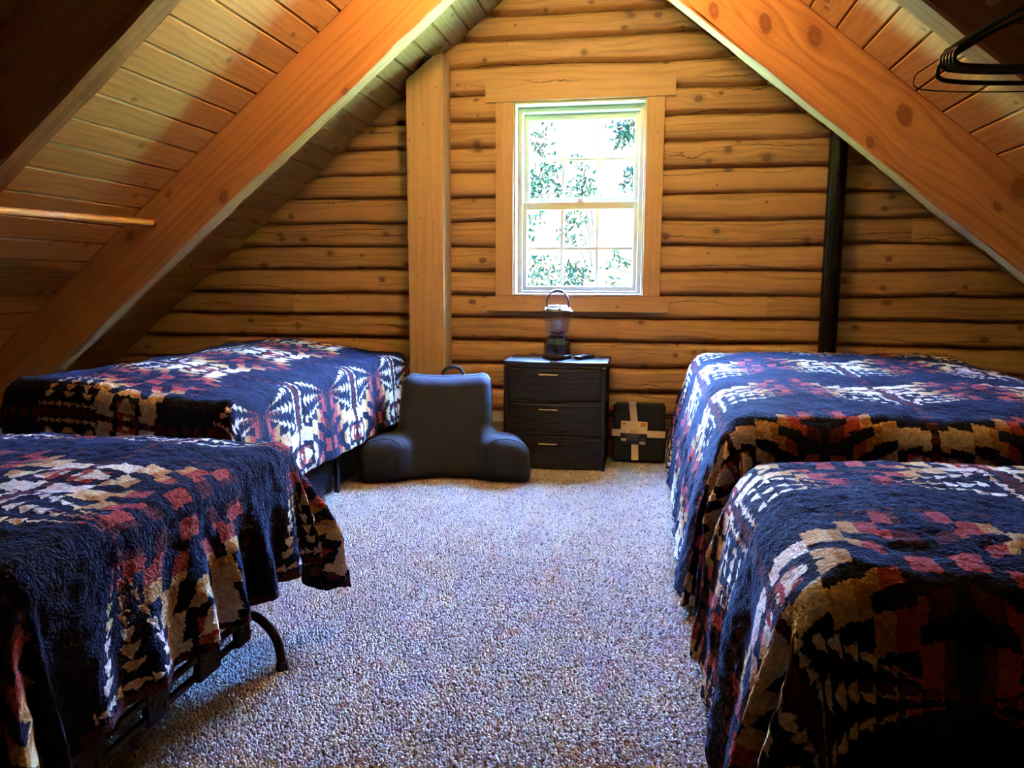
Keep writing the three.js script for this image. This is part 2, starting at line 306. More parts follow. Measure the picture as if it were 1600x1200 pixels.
// rafters: heavy orange-stained timbers under the boards
function rafter(side, zNear, label, knotty) {
  const D = 0.362 * COS, T = 0.1, len = EAVE / COS - 0.32;
  const t = thing('rafter', label, 'rafter', [0, 0, 0], 0);
  t.userData.kind = 'structure';
  const g = timber(len, D, T, { bevel: 0.007, uneven: 0.0032, n: 110, id: Math.round(zNear * 10) + side, cut0: -SLOPE * 1, from: knotty ? [0, 0] : null });
  const a = mesh('beam', g, knotty ? M.beamKnotty : M.beam, t);
  const dir = new THREE.Vector3(side * COS, -Math.sin(ANG), 0), out = new THREE.Vector3(side * Math.sin(ANG), COS, 0);
  a.matrixAutoUpdate = true;
  const basis = new THREE.Matrix4().makeBasis(dir, out, dir.clone().cross(out));
  g.applyMatrix4(basis);
  const mid = new THREE.Vector3(XR, APEX, zNear - T / 2).addScaledVector(out, -D / 2 - 0.0005);
  t.position.copy(mid);
  return t;
}
rafter(-1, 1.205, 'orange-stained rafter rising left of the window wall, holding the clothes rod end');
rafter(1, 1.205, 'orange-stained knotty rafter crossing in front of the black stove pipe', true);
rafter(-1, 2.50, 'dark nearest rafter in the upper left corner');
rafter(1, 2.45, 'dark nearest rafter in the upper right corner behind the hangers');

// boxed post standing against the logs
{
  const p = thing('post', 'rough-sawn boxed wooden post left of the window', 'post');
  p.userData.kind = 'structure';
  const X0 = -1.413, X1 = -1.2, Z = 0.2, topAt = (x) => roofY(x) - 0.01;
  const s = new THREE.Shape([[X0, 0.0], [X1 - 0.056, 0], [X1 - 0.056, topAt(X1 - 0.056) - 0.03], [X0, topAt(X0) - 0.02]].map((q) => new THREE.Vector2(...q)));
  mesh('post_face', grain(new THREE.ExtrudeGeometry(s, { depth: 0.045, bevelEnabled: true, bevelSize: 0.002, bevelThickness: 0.002, bevelSegments: 1 }).translate(0, 0, Z - 0.047), 'y'), M.post, p);
  const s2 = new THREE.Shape([[X1 - 0.054, 0.0], [X1, 0], [X1, topAt(X1) - 0.06], [X1 - 0.054, topAt(X1 - 0.054) - 0.028]].map((q) => new THREE.Vector2(...q)));
  mesh('corner_board', grain(new THREE.ExtrudeGeometry(s2, { depth: Z - 0.03, bevelEnabled: true, bevelSize: 0.002, bevelThickness: 0.003, bevelSegments: 1 }).translate(0, 0, 0.032), 'y'), M.post, p);
  const s3 = new THREE.Shape([[X0, 0.0], [X0 + 0.03, 0], [X0 + 0.03, topAt(X0) - 0.02], [X0, topAt(X0) - 0.04]].map((q) => new THREE.Vector2(...q)));
  mesh('side_board', grain(new THREE.ExtrudeGeometry(s3, { depth: Z - 0.085, bevelEnabled: false }).translate(0, 0, 0.036), 'y'), M.post, p);
}
tag(mesh('cable', tube([[-1.36, 2.215, 0.17], [-1.335, 2.27, 0.185], [-1.30, 2.305, 0.188], [-1.26, 2.315, 0.18], [-1.235, 2.31, 0.15]], 0.011, 8), M.black), 'black cable bent over the top of the wooden post', 'cable');

// window with its wooden surround
{
  const w = structure('window_1', 'white double-hung window with grilles in the log wall', 'window');
  const X0 = -0.814, X1 = -0.047, Y0 = 0.964, Y1 = 2.079, Z = 0.045;
  const wood_ = (name, a, b, c, d, z0, z1) => mesh(name, grain(box(b - a, d - c, z1 - z0, (a + b) / 2, (c + d) / 2, (z0 + z1) / 2, 0.003), b - a > d - c ? 'x' : 'y'), M.trim, w);
  wood_('head_casing', -0.981, 0.110, 2.083, 2.180, 0.012, Z + 0.006);
  wood_('apron', -0.976, 0.107, 0.868, 0.958, 0.012, Z + 0.002);
  wood_('side_casing', -0.920, X0, 0.959, 2.082, 0.012, Z);
  wood_('side_casing', X1, 0.052, 0.959, 2.082, 0.012, Z);
  const v = (name, a, b, c, d, z0, z1, par = w, r = 0.003) => mesh(name, box(b - a, d - c, z1 - z0, (a + b) / 2, (c + d) / 2, (z0 + z1) / 2, r), M.vinyl, par);
  // jamb lining
  v('jamb', X0, X0 + 0.012, Y0, Y1, -0.19, 0.035); v('jamb', X1 - 0.012, X1, Y0, Y1, -0.19, 0.035); v('jamb_head', X0 + 0.012, X1 - 0.012, Y1 - 0.012, Y1, -0.19, 0.035); v('sill', X0 + 0.012, X1 - 0.012, Y0 - 0.004, Y0 + 0.010, -0.20, 0.05);
  // vinyl frame
  const fx0 = X0 + 0.013, fx1 = X1 - 0.013, fy0 = Y0 + 0.011, fy1 = Y1 - 0.013;
  const f = new THREE.Group(); f.name = 'window_frame'; w.add(f);
  v('frame_side', fx0, fx0 + 0.026, fy0, fy1, -0.17, -0.055, f); v('frame_side', fx1 - 0.026, fx1, fy0, fy1, -0.17, -0.055, f); v('frame_head', fx0 + 0.026, fx1 - 0.026, fy1 - 0.028, fy1, -0.17, -0.055, f); v('frame_sill', fx0 + 0.026, fx1 - 0.026, fy0, fy0 + 0.016, -0.17, -0.055, f);
  function sash(name, a, b, c, d, z0, z1, rail) {
    const s = new THREE.Group(); s.name = name; w.add(s);
    const t = 0.03;
    v('stile', a, a + t, c, d, z0, z1, s); v('stile', b - t, b, c, d, z0, z1, s); v('rail', a + t, b - t, d - rail[1], d, z0, z1, s); v('rail', a + t, b - t, c, c + rail[0], z0, z1, s);
    const gx0 = a + t, gx1 = b - t, gy0 = c + rail[0], gy1 = d - rail[1], zm = (z0 + z1) / 2;
    for (const k of [1, 2]) v('muntin', lerp(gx0, gx1, k / 3) - 0.0085, lerp(gx0, gx1, k / 3) + 0.0085, gy0, gy1, zm - 0.003, zm + 0.003, s, 0.001);
    const my = (gy0 + gy1) / 2;
    v('muntin', gx0, gx1, my - 0.0085, my + 0.0085, zm - 0.0025, zm + 0.0025, s, 0.001);
    for (let i = 0; i < 3; i++) for (let j = 0; j < 2; j++) { const pw = (gx1 - gx0) / 3, ph = (gy1 - gy0) / 2; const q = mesh('pane', new THREE.PlaneGeometry(pw, ph).translate(gx0 + pw * (i + 0.5), gy0 + ph * (j + 0.5), zm - 0.008), M.glass, s); }
    return s;
  }
  sash('upper_sash', fx0 + 0.026, fx1 - 0.026, 1.515, fy1 - 0.03, -0.150, -0.118, [0.032, 0.034]);
  const lo = sash('lower_sash', fx0 + 0.022, fx1 - 0.022, fy0 + 0.016, 1.520, -0.108, -0.072, [0.026, 0.046]);
  const lk = mesh('lock', [new THREE.CylinderGeometry(0.026, 0.026, 0.016, 20, 1, false, 0, Math.PI).rotateX(0).rotateY(-Math.PI / 2).translate(-0.427, 1.528, -0.09), box(0.05, 0.008, 0.012, -0.42, 1.54, -0.088, 0.002)], std({ color: lin(0.62, 0.66, 0.72), roughness: 0.35 }), lo);
}
// ---------------------------------------------------------------- outdoors: lawn and trees
{
  const g = mesh('lawn', new THREE.CircleGeometry(90, 48).rotateX(-Math.PI / 2).translate(0, -2.9, -20), std({ color: lin(0.18, 0.31, 0.09), roughness: 1 }));
  g.userData = { kind: 'structure', label: 'sunlit green lawn below the window outdoors', category: 'lawn' };
  const hill = grid(48, 10, (u, v) => { const a = lerp(-1.45, 1.45, u), d = lerp(34, 62, v), y = -2.9 + 21 * Math.pow(v, 0.8) * (1 + 0.12 * n2(u * 9, v * 3, 77)); return [Math.sin(a) * d, y, -Math.cos(a) * d, u * 60, v * 20]; });
  const h = mesh('hillside', hill, phy({ color: lin(0.0018, 0.0015, 0.0008), roughness: 1, specularIntensity: 0 }));
  h.userData = { kind: 'structure', label: 'forested hillside in bright sun beyond the window', category: 'hillside' };
  const leaf = (() => { const s = new THREE.Shape(); s.moveTo(0, -0.5); s.quadraticCurveTo(0.36, -0.1, 0, 0.5); s.quadraticCurveTo(-0.36, -0.1, 0, -0.5); const q = new THREE.ShapeGeometry(s, 4); const p = q.attributes.position; for (let i = 0; i < p.count; i++) p.setZ(i, 0.12 * Math.abs(p.getX(i)) + 0.25 * p.getY(i) * p.getY(i)); q.computeVertexNormals(); return q; })();
  const leafMat = phy({ color: lin(0.0003, 0.0011, 0.0006), roughness: 1, specularIntensity: 0 }), bark = phy({ color: lin(0.0012, 0.0016, 0.0013), roughness: 1, specularIntensity: 0 });
  function tree(label, x, z, height, clusters, group) {
    const t = thing('tree', label, 'tree', [x, -2.9, z]);
    const g = [tube([[0, 0, 0], [0.05, height * 0.5, 0], [-0.05, height, 0.05]], 0.11, 9)];
    const mats = [], c = [], dm = new THREE.Object3D();
    for (const [cx, cy, cz, r, n] of clusters) {
      const px = cx - x, py = cy + 2.9, pz = cz - z;
      g.push(tube([[0, Math.max(1, py - 0.7), 0], [px * 0.5, py - 0.22, pz * 0.5], [px, py, pz]], 0.003, 4));
      for (let i = 0; i < n; i++) {
        const a = rr(0, 6.283), e = Math.pow(rnd(), 0.7) * r;
        dm.position.set(px + Math.cos(a) * e * 1.25 * rr(0.3, 1), py + rr(-0.55, 0.55) * r, pz + Math.sin(a) * e); dm.rotation.set(rr(-1.2, 1.2), rr(0, 6.28), rr(-1.4, 1.4)); dm.scale.setScalar(rr(0.05, 0.095)); dm.updateMatrix(); mats.push(dm.matrix.clone());
      }
    }
    mesh('trunk', g, bark, t);
    const im = new THREE.InstancedMesh(leaf, leafMat, mats.length); mats.forEach((m, i) => { im.setMatrixAt(i, m); im.setColorAt(i, new THREE.Color().setRGB(rr(0.6, 1.5), rr(0.7, 1.4), rr(0.8, 1.5))); });
    im.name = 'foliage'; im.userData.kind = 'stuff'; shade(im); t.add(im);
  }
  const C = (wx, wy, z, r, n) => { const k = (4.6 - z) / 4.7; return [wx * k, 1.056 + (wy - 1.056) * k, z, r, n]; };
  tree('leafy tree seen through the left window panes', -4.2, -6.5, 6.5, [C(-0.69, 1.92, -6, 0.26, 46), C(-0.66, 1.83, -6.2, 0.2, 34), C(-0.64, 1.68, -6, 0.34, 120), C(-0.72, 1.61, -6.4, 0.3, 90), C(-0.56, 1.58, -6.2, 0.2, 40), C(-0.70, 1.43, -6, 0.18, 26), C(-0.73, 1.33, -6, 0.14, 18), C(-0.66, 1.13, -6.3, 0.3, 70), C(-0.60, 1.04, -6.1, 0.3, 70), C(-0.72, 1.04, -5.8, 0.2, 36)], 'trees outdoors');
  tree('leafy tree seen through the middle window panes', -0.9, -7.5, 2.6, [C(-0.48, 1.78, -7, 0.14, 12), C(-0.42, 1.68, -7, 0.24, 26), C(-0.38, 1.6, -7.2, 0.26, 44), C(-0.45, 1.57, -7, 0.24, 44), C(-0.47, 1.42, -7, 0.2, 34), C(-0.40, 1.41, -7, 0.12, 14), C(-0.49, 1.31, -7, 0.24, 40), C(-0.47, 1.1, -7, 0.32, 80), C(-0.42, 1.06, -6.8, 0.26, 50), C(-0.30, 1.78, -7, 0.1, 6)], 'trees outdoors');
  tree('leafy tree seen through the right window panes', 0.55, -6, 6.4, [C(-0.19, 1.93, -5.6, 0.24, 64), C(-0.13, 1.96, -5.6, 0.22, 60), C(-0.21, 1.87, -5.6, 0.16, 26), C(-0.11, 1.88, -5.6, 0.14, 20), C(-0.13, 1.66, -5.8, 0.2, 40), C(-0.17, 1.6, -5.8, 0.12, 14), C(-0.20, 1.2, -5.8, 0.14, 16), C(-0.13, 1.15, -5.8, 0.16, 22), C(-0.25, 1.14, -5.8, 0.12, 9), C(-0.22, 1.05, -5.8, 0.14, 9)], 'trees outdoors');
}
// ---------------------------------------------------------------- lamp hanging from the ridge, above the frame
{
  const l = thing('pendant_lamp', 'bare warm bulb on a cord hanging from the ridge', 'lamp', [XR, 2.46, 1.72]);
  mesh('bulb', new THREE.SphereGeometry(0.045, 24, 16), std({ color: 0xffffff, emissive: lin(1, 0.62, 0.28), emissiveIntensity: 6 }), l);
  mesh('socket', cyl(0.02, 0.02, 0.06, 0, 0.072, 0), M.black, l);
  mesh('cord', cyl(0.003, 0.003, 0.44, 0, 0.31, 0, 8), M.black, l);
  const p = new THREE.PointLight(lin(1, 0.53, 0.19), 10.6, 0, 2); p.castShadow = true; p.shadow.radius = 1.2; p.shadow.mapSize.set(1024, 1024); l.add(p);
}
// ---------------------------------------------------------------- stove pipe
{
  const p = thing('stove_pipe', 'vertical black stove pipe in front of the log wall', 'pipe', [0.975, 0, 0.11]);
  mesh('pipe_section', cyl(0.049, 0.049, 1.06, 0, 0.53, 0, 32), M.pipe, p); { const g = cyl(0.0485, 0.0485, 0.86, 0, 1.40, 0, 32), q = g.attributes.position; for (let i = 0; i < q.count; i++) if (q.getY(i) > 1.5) q.setY(i, roofY(0.975 + q.getX(i)) - 0.004); mesh('pipe_section', g, M.pipe, p); }
  mesh('joint_ring', cyl(0.0505, 0.0505, 0.012, 0, 1.03, 0, 32), M.pipe, p);
}
// ---------------------------------------------------------------- clothes rod and hangers
{
  const r = thing('clothes_rod', 'round pale wooden clothes rod along the left ceiling', 'rod');
  const a = new THREE.Vector3(-2.375, 1.323, 1.215), b = new THREE.Vector3(-2.47, 1.303, 2.4);
  mesh('dowel', grain(tube([a.toArray(), b.toArray()], 0.0155, 16, 2), 'z'), M.dowel, r);
  mesh('end_socket', [new THREE.TorusGeometry(0.019, 0.0045, 8, 24).translate(a.x, a.y, a.z), new THREE.CylinderGeometry(0.026, 0.026, 0.004, 24).rotateX(Math.PI / 2).translate(a.x, a.y, a.z - 0.008)], M.brass, r);
  const hr = thing('clothes_rod', 'wooden clothes rod carrying the hangers at the upper right', 'rod');
  mesh('dowel', grain(tube([[0.80, 1.735, 2.452], [0.80, 1.735, 4.4]], 0.0155, 16, 2), 'z'), M.dowel, hr);
  const path = (hw, drop) => { const p = []; for (let i = 0; i <= 12; i++) { const u = i / 12; p.push([u * hw * 0.94 + 0.012, 0.118 - u * 0.118 * 0.9 + 0.01 * Math.sin(u * 3.1), 0]); } p.push([hw, 0.004, 0], [hw + 0.003, -0.008, 0], [hw - 0.008, -0.018, 0]); return p; };
  function hanger(label, z, y, tilt, rad, mat, group, dx = 0) {
    const h = thing('clothes_hanger', label, 'hanger', [0.80 + dx, 1.735 + 0.0155, z], tilt, group);
    const R = path(0.215, 0), Lp = R.map(([x, q, w]) => [-x, q, w]).reverse();
    const y0 = -0.245 + y;
    mesh('body', tube([...Lp, ...R].map(([a, q, w]) => [a, q + y0, w]), rad, 8, 90, true), mat, h);
    mesh('hook', tube([[0, y0 + 0.118, 0], [0, -0.06, 0], [0.02, -0.042, 0], [0.024, -0.018, 0], [0.012, 0.0, 0], [-0.004, 0.003, 0], [-0.018, -0.008, 0], [-0.022, -0.022, 0]], rad * 0.55, 7, 50), mat, h);
  }
  const names = ['frontmost', 'second', 'third', 'fourth', 'fifth', 'sixth'];
  for (let i = 0; i < 6; i++) hanger(`dark green tubular hanger, ${names[i]} in the bundle at the upper right`, 2.87 - i * 0.017, (i === 5 ? -0.014 : 0.001 * i), -0.05 + 0.022 * i, 0.0050, M.hanger, 'dark tubular hangers', 0.004 - 0.002 * i);
  hanger('thin black wire hanger behind the tubular hangers', 2.62, 0.006, 0.08, 0.0016, M.wire, undefined, -0.004);
}
// ---------------------------------------------------------------- blankets: fleece woven in a southwestern pattern
const NAVY = [0.0062, 0.0078, 0.0165], CREAM = [0.52, 0.45, 0.34], TAN = [0.46, 0.32, 0.155], GOLD = [0.33, 0.17, 0.05], RED = [0.23, 0.035, 0.022], MAROON = [0.055, 0.014, 0.012];
const PU = 0.6, PV = 0.7;
function motif(u, v) {                                               // u, v in metres
  u = ((u % PU) + PU) % PU; v = ((v % PV) + PV) % PV;
  const x = Math.abs(u - PU / 2), e = PU / 2 - x;                     // x from the axis of the medallions, e from the stripe
  const ramp = (d) => (d > 0.20 ? CREAM : d > 0.155 ? TAN : d > 0.10 ? GOLD : d > 0.035 ? RED : MAROON);
  // medallion row
  const y = Math.abs(v - 0.47), cell = 0.066, xs = (Math.floor(x / cell) + 0.5) * cell, ya = Math.max(0.088, 0.2 * (1 - xs / 0.33)), sl = (frac(x / cell) - 0.5) * 0.034;
  if (y < 0.235 && e > 0.012) {
    if (Math.abs(y - ya - sl * 0.5) < 0.031 && x > 0.02) return ramp(x);
    if (ya > 0.05 && Math.abs(y - (ya - 0.088) - sl) < 0.02 && frac(x / cell) > 0.18) return ramp(x * 1.06 - 0.02);
    if (y < 0.03 && x < 0.056 && x > 0.014) return RED;
    if (y > 0.2 && x < 0.15 && Math.abs(y - 0.222) < 0.008 && frac(x / 0.03) > 0.4) return MAROON;
  }
  if (e < 0.075 && e > 0.016 && y < 0.036) return RED;
  // fan row
  const w = v > PV / 2 ? v - PV : v, q = Math.abs(w), f = x / 0.245;
  if (f < 1 && q < 0.12) {
    const tooth = Math.max(0, 1.12 - 1.2 * frac(x / 0.032)), hue = x > 0.15 ? CREAM : x > 0.11 ? TAN : x > 0.08 ? GOLD : x > 0.03 ? RED : MAROON;
    if (q < 0.026 * f * tooth) return hue;
    const q2 = Math.abs(q - 0.085 * f); if (q2 < 0.019 * f * tooth) return hue;
  }
  if (q < 0.125) { const c = e - 0.03; if (Math.abs(c) < 0.011 * (1 - frac(q / 0.03))) return CREAM; if (e < 0.012) return MAROON; }
  if (e < 0.016 && frac(v / 0.05) > 0.4) return MAROON;
  return NAVY;
}
const patternMap = texture(1200, 1400, (x, y) => {
  const u = x * PU, v = y * PV, p1 = n2p(x * 60, y * 70, 60, 70, 301), p2 = n2p(x * 60, y * 70, 60, 70, 302), q1 = n2p(x * 150, y * 175, 150, 175, 303), q2 = n2p(x * 150, y * 175, 150, 175, 304);
  const c = motif(u + 0.0026 * p1 + 0.0022 * q1, v + 0.0026 * p2 + 0.0028 * q2);
  const s = 1 + 0.28 * n2p(x * 100, y * 116, 100, 116, 305) + 0.18 * n2p(x * 240, y * 280, 240, 280, 306);
  return [enc(c[0] * s), enc(c[1] * s), enc(c[2] * s)];
}, true, [PU, PV]);
const fleeceBump = texture(512, 512, (x, y) => {
  const wx = 0.012 * n2p(x * 20, y * 20, 20, 20, 311), wy = 0.012 * n2p(x * 20, y * 20, 20, 20, 312);
  const a = n2p((x + wx) * 42, (y + wy) * 42, 42, 42, 313), b = n2p((x + wx) * 90, (y + wy) * 90, 90, 90, 314), c = 1 - Math.abs(n2p((x + wx) * 60, (y + wy) * 60, 60, 60, 315));
  const v = clamp(0.45 + 0.2 * a + 0.18 * b + 0.25 * (c - 0.5)); return [v, v, v];
}, false, [0.3, 0.3]);
M.blanket = phy({ map: patternMap, bumpMap: fleeceBump, bumpScale: 0.0045, roughness: 1, specularIntensity: 0.15, sheen: 0.2, sheenRoughness: 0.5, sheenColor: lin(0.22, 0.3, 0.55) });

function blanket(label, o) {
  // o: x0 x1 z0 z1 (top of the bed), h(x, z), over: [x-, x+, z-, z+], step, uv(a, b), seed
  const { x0, x1, z0, z1, h, over, step, seed: sd } = o, re = o.round ?? 0.055, lam = o.lam ?? 0.17, amp = o.amp ?? 0.03;
  const A0 = x0 - over[0], A1 = x1 + over[1], B0 = z0 - over[2], B1 = z1 + over[3];
  const nu = Math.round((A1 - A0) / step), nv = Math.round((B1 - B0) / step);
  const place = (a, b) => {
    const ca = clamp(a, x0 + re, x1 - re), cb = clamp(b, z0 + re, z1 - re), dx = a - ca, dz = b - cb, r = Math.min(Math.hypot(dx, dz), o.cornerMax ?? 9);
    if (r > 1e-6 && Math.hypot(dx, dz) > r) { const f = r / Math.hypot(dx, dz); return place(ca + dx * f * 0.9999, cb + dz * f * 0.9999); }
    const top = h(ca, cb);
    if (r < 1e-6) return [a, top, b, 0];
    const nx = dx / r, nz = dz / r, q = re * Math.PI / 2;
    let outw, drop;
    if (r < q) { outw = re * Math.sin(r / re); drop = re * (1 - Math.cos(r / re)); } else { outw = re; drop = re + r - q; }
    const corner = 2 * Math.abs(nx * nz), s = cb + ca;
    const depth = smooth(0.04, 0.34, drop);
    const ripple = (q, k) => Math.sin(6.283 * q / lam + 2.2 * n2(q * 3.2, sd + k, 41) + sd + k) * (0.6 + 0.4 * n2(q * 2.3, sd + k, 42));
    const phi = Math.atan2(Math.abs(nz), Math.abs(nx)), tx = smooth(0.0, 0.5, phi), tz = smooth(1.07, 1.57, phi);
    const wob = (1 - tx) * ripple(cb + 0.02 * dz, 0) + tz * ripple(ca, 3) + (tx - tz) * Math.cos((phi - 0.785) * 11) * 1.1;
    let oo = outw + depth * (amp * (wob + 0.65) * (1 + 0.9 * corner)) + drop * (lerp(0.05, o.lean ?? 0.05, nx * nx) + (o.flare ?? 0.28) * corner);
    let dd = drop * (1 - 0.05 * corner);
    let y = top - dd; const fl = 0.018;
    if (y < fl) { oo += (fl - y) * 0.55; y = fl + 0.006 * (1 + Math.sin(r * 60 + s * 20)); }
    return [ca + nx * oo, y, cb + nz * oo, depth];
  };
  const K = 3, g = grid(nu + 2 * K, nv + 2 * K, (u_, v_, i, j) => {
    const ii = clamp(i - K, 0, nu), jj = clamp(j - K, 0, nv), a = lerp(A0, A1, ii / nu), b = lerp(B0, B1, jj / nv);
    const p = place(a, b), uv = o.uv(a, b), ring = Math.max(Math.abs(i - K - ii), Math.abs(j - K - jj));
    if (ring) {                                                      // the hem turns under
      const c = place(lerp(a, (A0 + A1) / 2, 0.0), lerp(b, (B0 + B1) / 2, 0.0)), mx = (x0 + x1) / 2 - c[0], mz = (z0 + z1) / 2 - c[2];
      const ex = i < K || i > nu + K ? Math.sign(mx) : 0, ez = j < K || j > nv + K ? Math.sign(mz) : 0;
      const dn = [0, -0.004, 0.0, 0.02][ring], inn = [0, 0.006, 0.013, 0.015][ring];
      return [p[0] + ex * inn, Math.max(0.012, p[1] + dn), p[2] + ez * inn, uv[0], uv[1]];
    }
    return [p[0], p[1], p[2], uv[0], uv[1]];
  });
  // fleece: push the surface out in small clumps
  const P = g.attributes.position, N = g.attributes.normal, w = nu + 2 * K + 1;
  const flip = N.getY(Math.floor(P.count / 2)) < 0 ? -1 : 1;
  for (let k = 0; k < P.count; k++) {
    const x = P.getX(k), y = P.getY(k), z = P.getZ(k);
    const d = flip * (0.0036 * n3(x * 42 + 0.4 * n3(x * 20, y * 20, z * 20), y * 42, z * 42) + 0.0018 * n3(x * 85, y * 85, z * 85 + 9) + 0.006 * n3(x * 9, y * 9, z * 9));
    P.setXYZ(k, x + N.getX(k) * d, Math.max(0.012, y + N.getY(k) * d), z + N.getZ(k) * d);
  }
  if (flip < 0) { const I = g.index.array; for (let k = 0; k < I.length; k += 3) { const t = I[k + 1]; I[k + 1] = I[k + 2]; I[k + 2] = t; } }
  g.computeVertexNormals();
  return tag(mesh('blanket', g, M.blanket), label, 'blanket', 'patterned fleece blankets');
}
const BEDS = {
  leftRear: { x0: -2.36, x1: -1.44, z0: 0.17, z1: 2.17, top: 0.63 },
  leftFront: { x0: -2.9, x1: -0.975, z0: 2.60, z1: 3.62, top: 0.60 },
  rightRear: { x0: 0.235, x1: 1.60, z0: 0.215, z1: 2.26, top: 0.65 },
  rightFront: { x0: 0.225, x1: 2.1, z0: 2.53, z1: 3.45, top: 0.605 },
};
const soft = (B, k, extra) => (x, z) => B.top + 0.012 * n2(x * 2.6, z * 2.6, k) + 0.006 * n2(x * 7, z * 7, k + 1) + 0.025 * smooth(0, 0.3, Math.min(x - B.x0, B.x1 - x)) * smooth(0, 0.3, Math.min(z - B.z0, B.z1 - z)) + (extra ? extra(x, z) : 0);
blanket('patterned fleece blanket on the rear bed along the left wall', { ...BEDS.leftRear, h: soft(BEDS.leftRear, 500, (x) => 0.05 * smooth(-1.6, -2.1, x)), over: [0.22, 0.36, 0.12, 0.40], step: 0.0115, amp: 0.012, flare: 0.16, seed: 1, uv: (a, b) => [b + 0.14, -a + 0.02] });
blanket('patterned fleece blanket on the front bed at the left', { ...BEDS.leftFront, h: soft(BEDS.leftFront, 510), over: [0.1, 0.33, 0.37, 0.3], step: 0.0085, amp: 0.03, lam: 0.15, flare: 0.09, cornerMax: 0.53, seed: 2, uv: (a, b) => [a + 0.05, b + 0.12] });
blanket('patterned fleece blanket on the wide rear bed at the right', { ...BEDS.rightRear, round: 0.085, h: soft(BEDS.rightRear, 520, (x, z) => 0.02 * smooth(0.7, 0.2, z)), over: [0.60, 0.2, 0.06, 0.58], step: 0.0115, amp: 0.024, lam: 0.26, lean: 0.15, flare: 0.0, cornerMax: 0.68, seed: 3, uv: (a, b) => [a - 0.24 + 0.02, b - 2.26 - 0.1 + 0.47] });
blanket('patterned fleece blanket on the front bed at the right', { ...BEDS.rightFront, round: 0.1, h: soft(BEDS.rightFront, 530), over: [0.54, 0.05, 0.42, 0.56], step: 0.0085, amp: 0.026, lam: 0.24, lean: 0.09, flare: 0.02, cornerMax: 0.62, seed: 4, uv: (a, b) => [a - 0.17, b - 2.87] });

// ---------------------------------------------------------------- the beds under them
function bed(label, B, { low = false, edge = 1 } = {}) {
  const b = thing('bed', label, 'bed', [(B.x0 + B.x1) / 2, 0, (B.z0 + B.z1) / 2]);
  const w = B.x1 - B.x0 - 0.1, d = B.z1 - B.z0 - 0.1, t = B.top - 0.035;
  mesh('mattress', new RoundedBoxGeometry(w, 0.22, d, 3, 0.05).translate(0, t - 0.11, 0), M.mattress, b);
  const y = t - 0.25;
  mesh('rail', box(w, 0.04, 0.035, 0, y, d / 2 - 0.03, 0.004), M.frame, b); mesh('rail', box(w, 0.04, 0.035, 0, y, -d / 2 + 0.03, 0.004), M.frame, b);
  mesh('rail', box(0.035, 0.04, d - 0.1, w / 2 - 0.03, y, 0, 0.004), M.frame, b); mesh('rail', box(0.035, 0.04, d - 0.1, -w / 2 + 0.03, y, 0, 0.004), M.frame, b);
  mesh('deck', box(w - 0.08, 0.012, d - 0.1, 0, y + 0.012, 0), M.black, b);
  for (const sx of [-1, 1]) for (const sz of [-1, 1]) if (!(low && sx === edge)) {
    const leg = mesh('leg', tube([[sx * (w / 2 - 0.03), y - 0.01, sz * (d / 2 - 0.03)], [sx * (w / 2 - 0.03), 0.01, sz * (d / 2 - 0.03)]], 0.014, 10), M.frame, b);
    mesh('foot', cyl(0.02, 0.018, 0.03, sx * (w / 2 - 0.03), 0.016, sz * (d / 2 - 0.03), 12), M.black, leg);
  }
  if (!low) for (const sx of [-1, 1]) mesh('leg', box(0.022, y, 0.022, sx * (w / 2 - 0.02), y / 2, -0.06, 0.002), M.frame, b);
  return b;
}
{
  const b = bed('black metal frame bed under the rear left blanket', BEDS.leftRear), w = BEDS.leftRear.x1 - BEDS.leftRear.x0;
  mesh('side_panel', box(0.012, 0.30, BEDS.leftRear.z1 - BEDS.leftRear.z0 - 0.3, w / 2 - 0.1, 0.172, 0, 0.003), M.black, b);
}
bed('black metal frame bed under the wide rear right blanket', BEDS.rightRear);
bed('black metal frame bed under the front right blanket', BEDS.rightFront);
{
  const b = bed('black folding metal bed under the front left blanket', BEDS.leftFront, { low: true });
  const cx = (BEDS.leftFront.x0 + BEDS.leftFront.x1) / 2, cz = (BEDS.leftFront.z0 + BEDS.leftFront.z1) / 2, X = (x) => x - cx, Z = (z) => z - cz;
  // low folding rail across the aisle end with hinge plates and arched feet
  const ax = -1.045, yb = 0.135;
  mesh('lower_rail', [box(0.016, 0.014, 0.78, X(ax), yb + 0.022, Z(3.2), 0.003), box(0.016, 0.014, 0.78, X(ax), yb - 0.022, Z(3.2), 0.003)], M.frame, b);
  for (const [z, l] of [[2.84, 0.06], [3.0, 0.09], [3.2, 0.07], [3.42, 0.09]]) {
    const p = mesh('hinge_plate', box(0.02, 0.075, l, X(ax + 0.004), yb, Z(z), 0.003), M.frame, b);
    for (const s of [-1, 1]) mesh('rivet', new THREE.CylinderGeometry(0.007, 0.007, 0.006, 10).rotateZ(Math.PI / 2).translate(X(ax + 0.016), yb + 0.012 * s, Z(z + s * l * 0.3)), M.black, p);
  }
  for (const [z, s] of [[2.82, -1], [3.55, 1]]) {
    const leg = mesh('arched_leg', tube([[ax - 0.02, yb + 0.015, z + 0.0], [ax + 0.02, yb + 0.028, z + 0.012 * s], [ax + 0.055, yb + 0.0, z + 0.02 * s], [ax + 0.078, yb - 0.05, z + 0.032 * s], [ax + 0.085, 0.012, z + 0.04 * s]].map(([x, y, q]) => [X(x), y, Z(q)]), 0.0125, 10, 30), M.frame, b);
    mesh('foot', cyl(0.02, 0.016, 0.024, X(ax + 0.086), 0.014, Z(z + 0.04 * s), 12), M.black, leg);
    mesh('strut', tube([[ax - 0.02, yb, z], [ax - 0.03, 0.34, z]].map(([x, y, q]) => [X(x), y, Z(q)]), 0.012, 8), M.frame, b);
  }
}
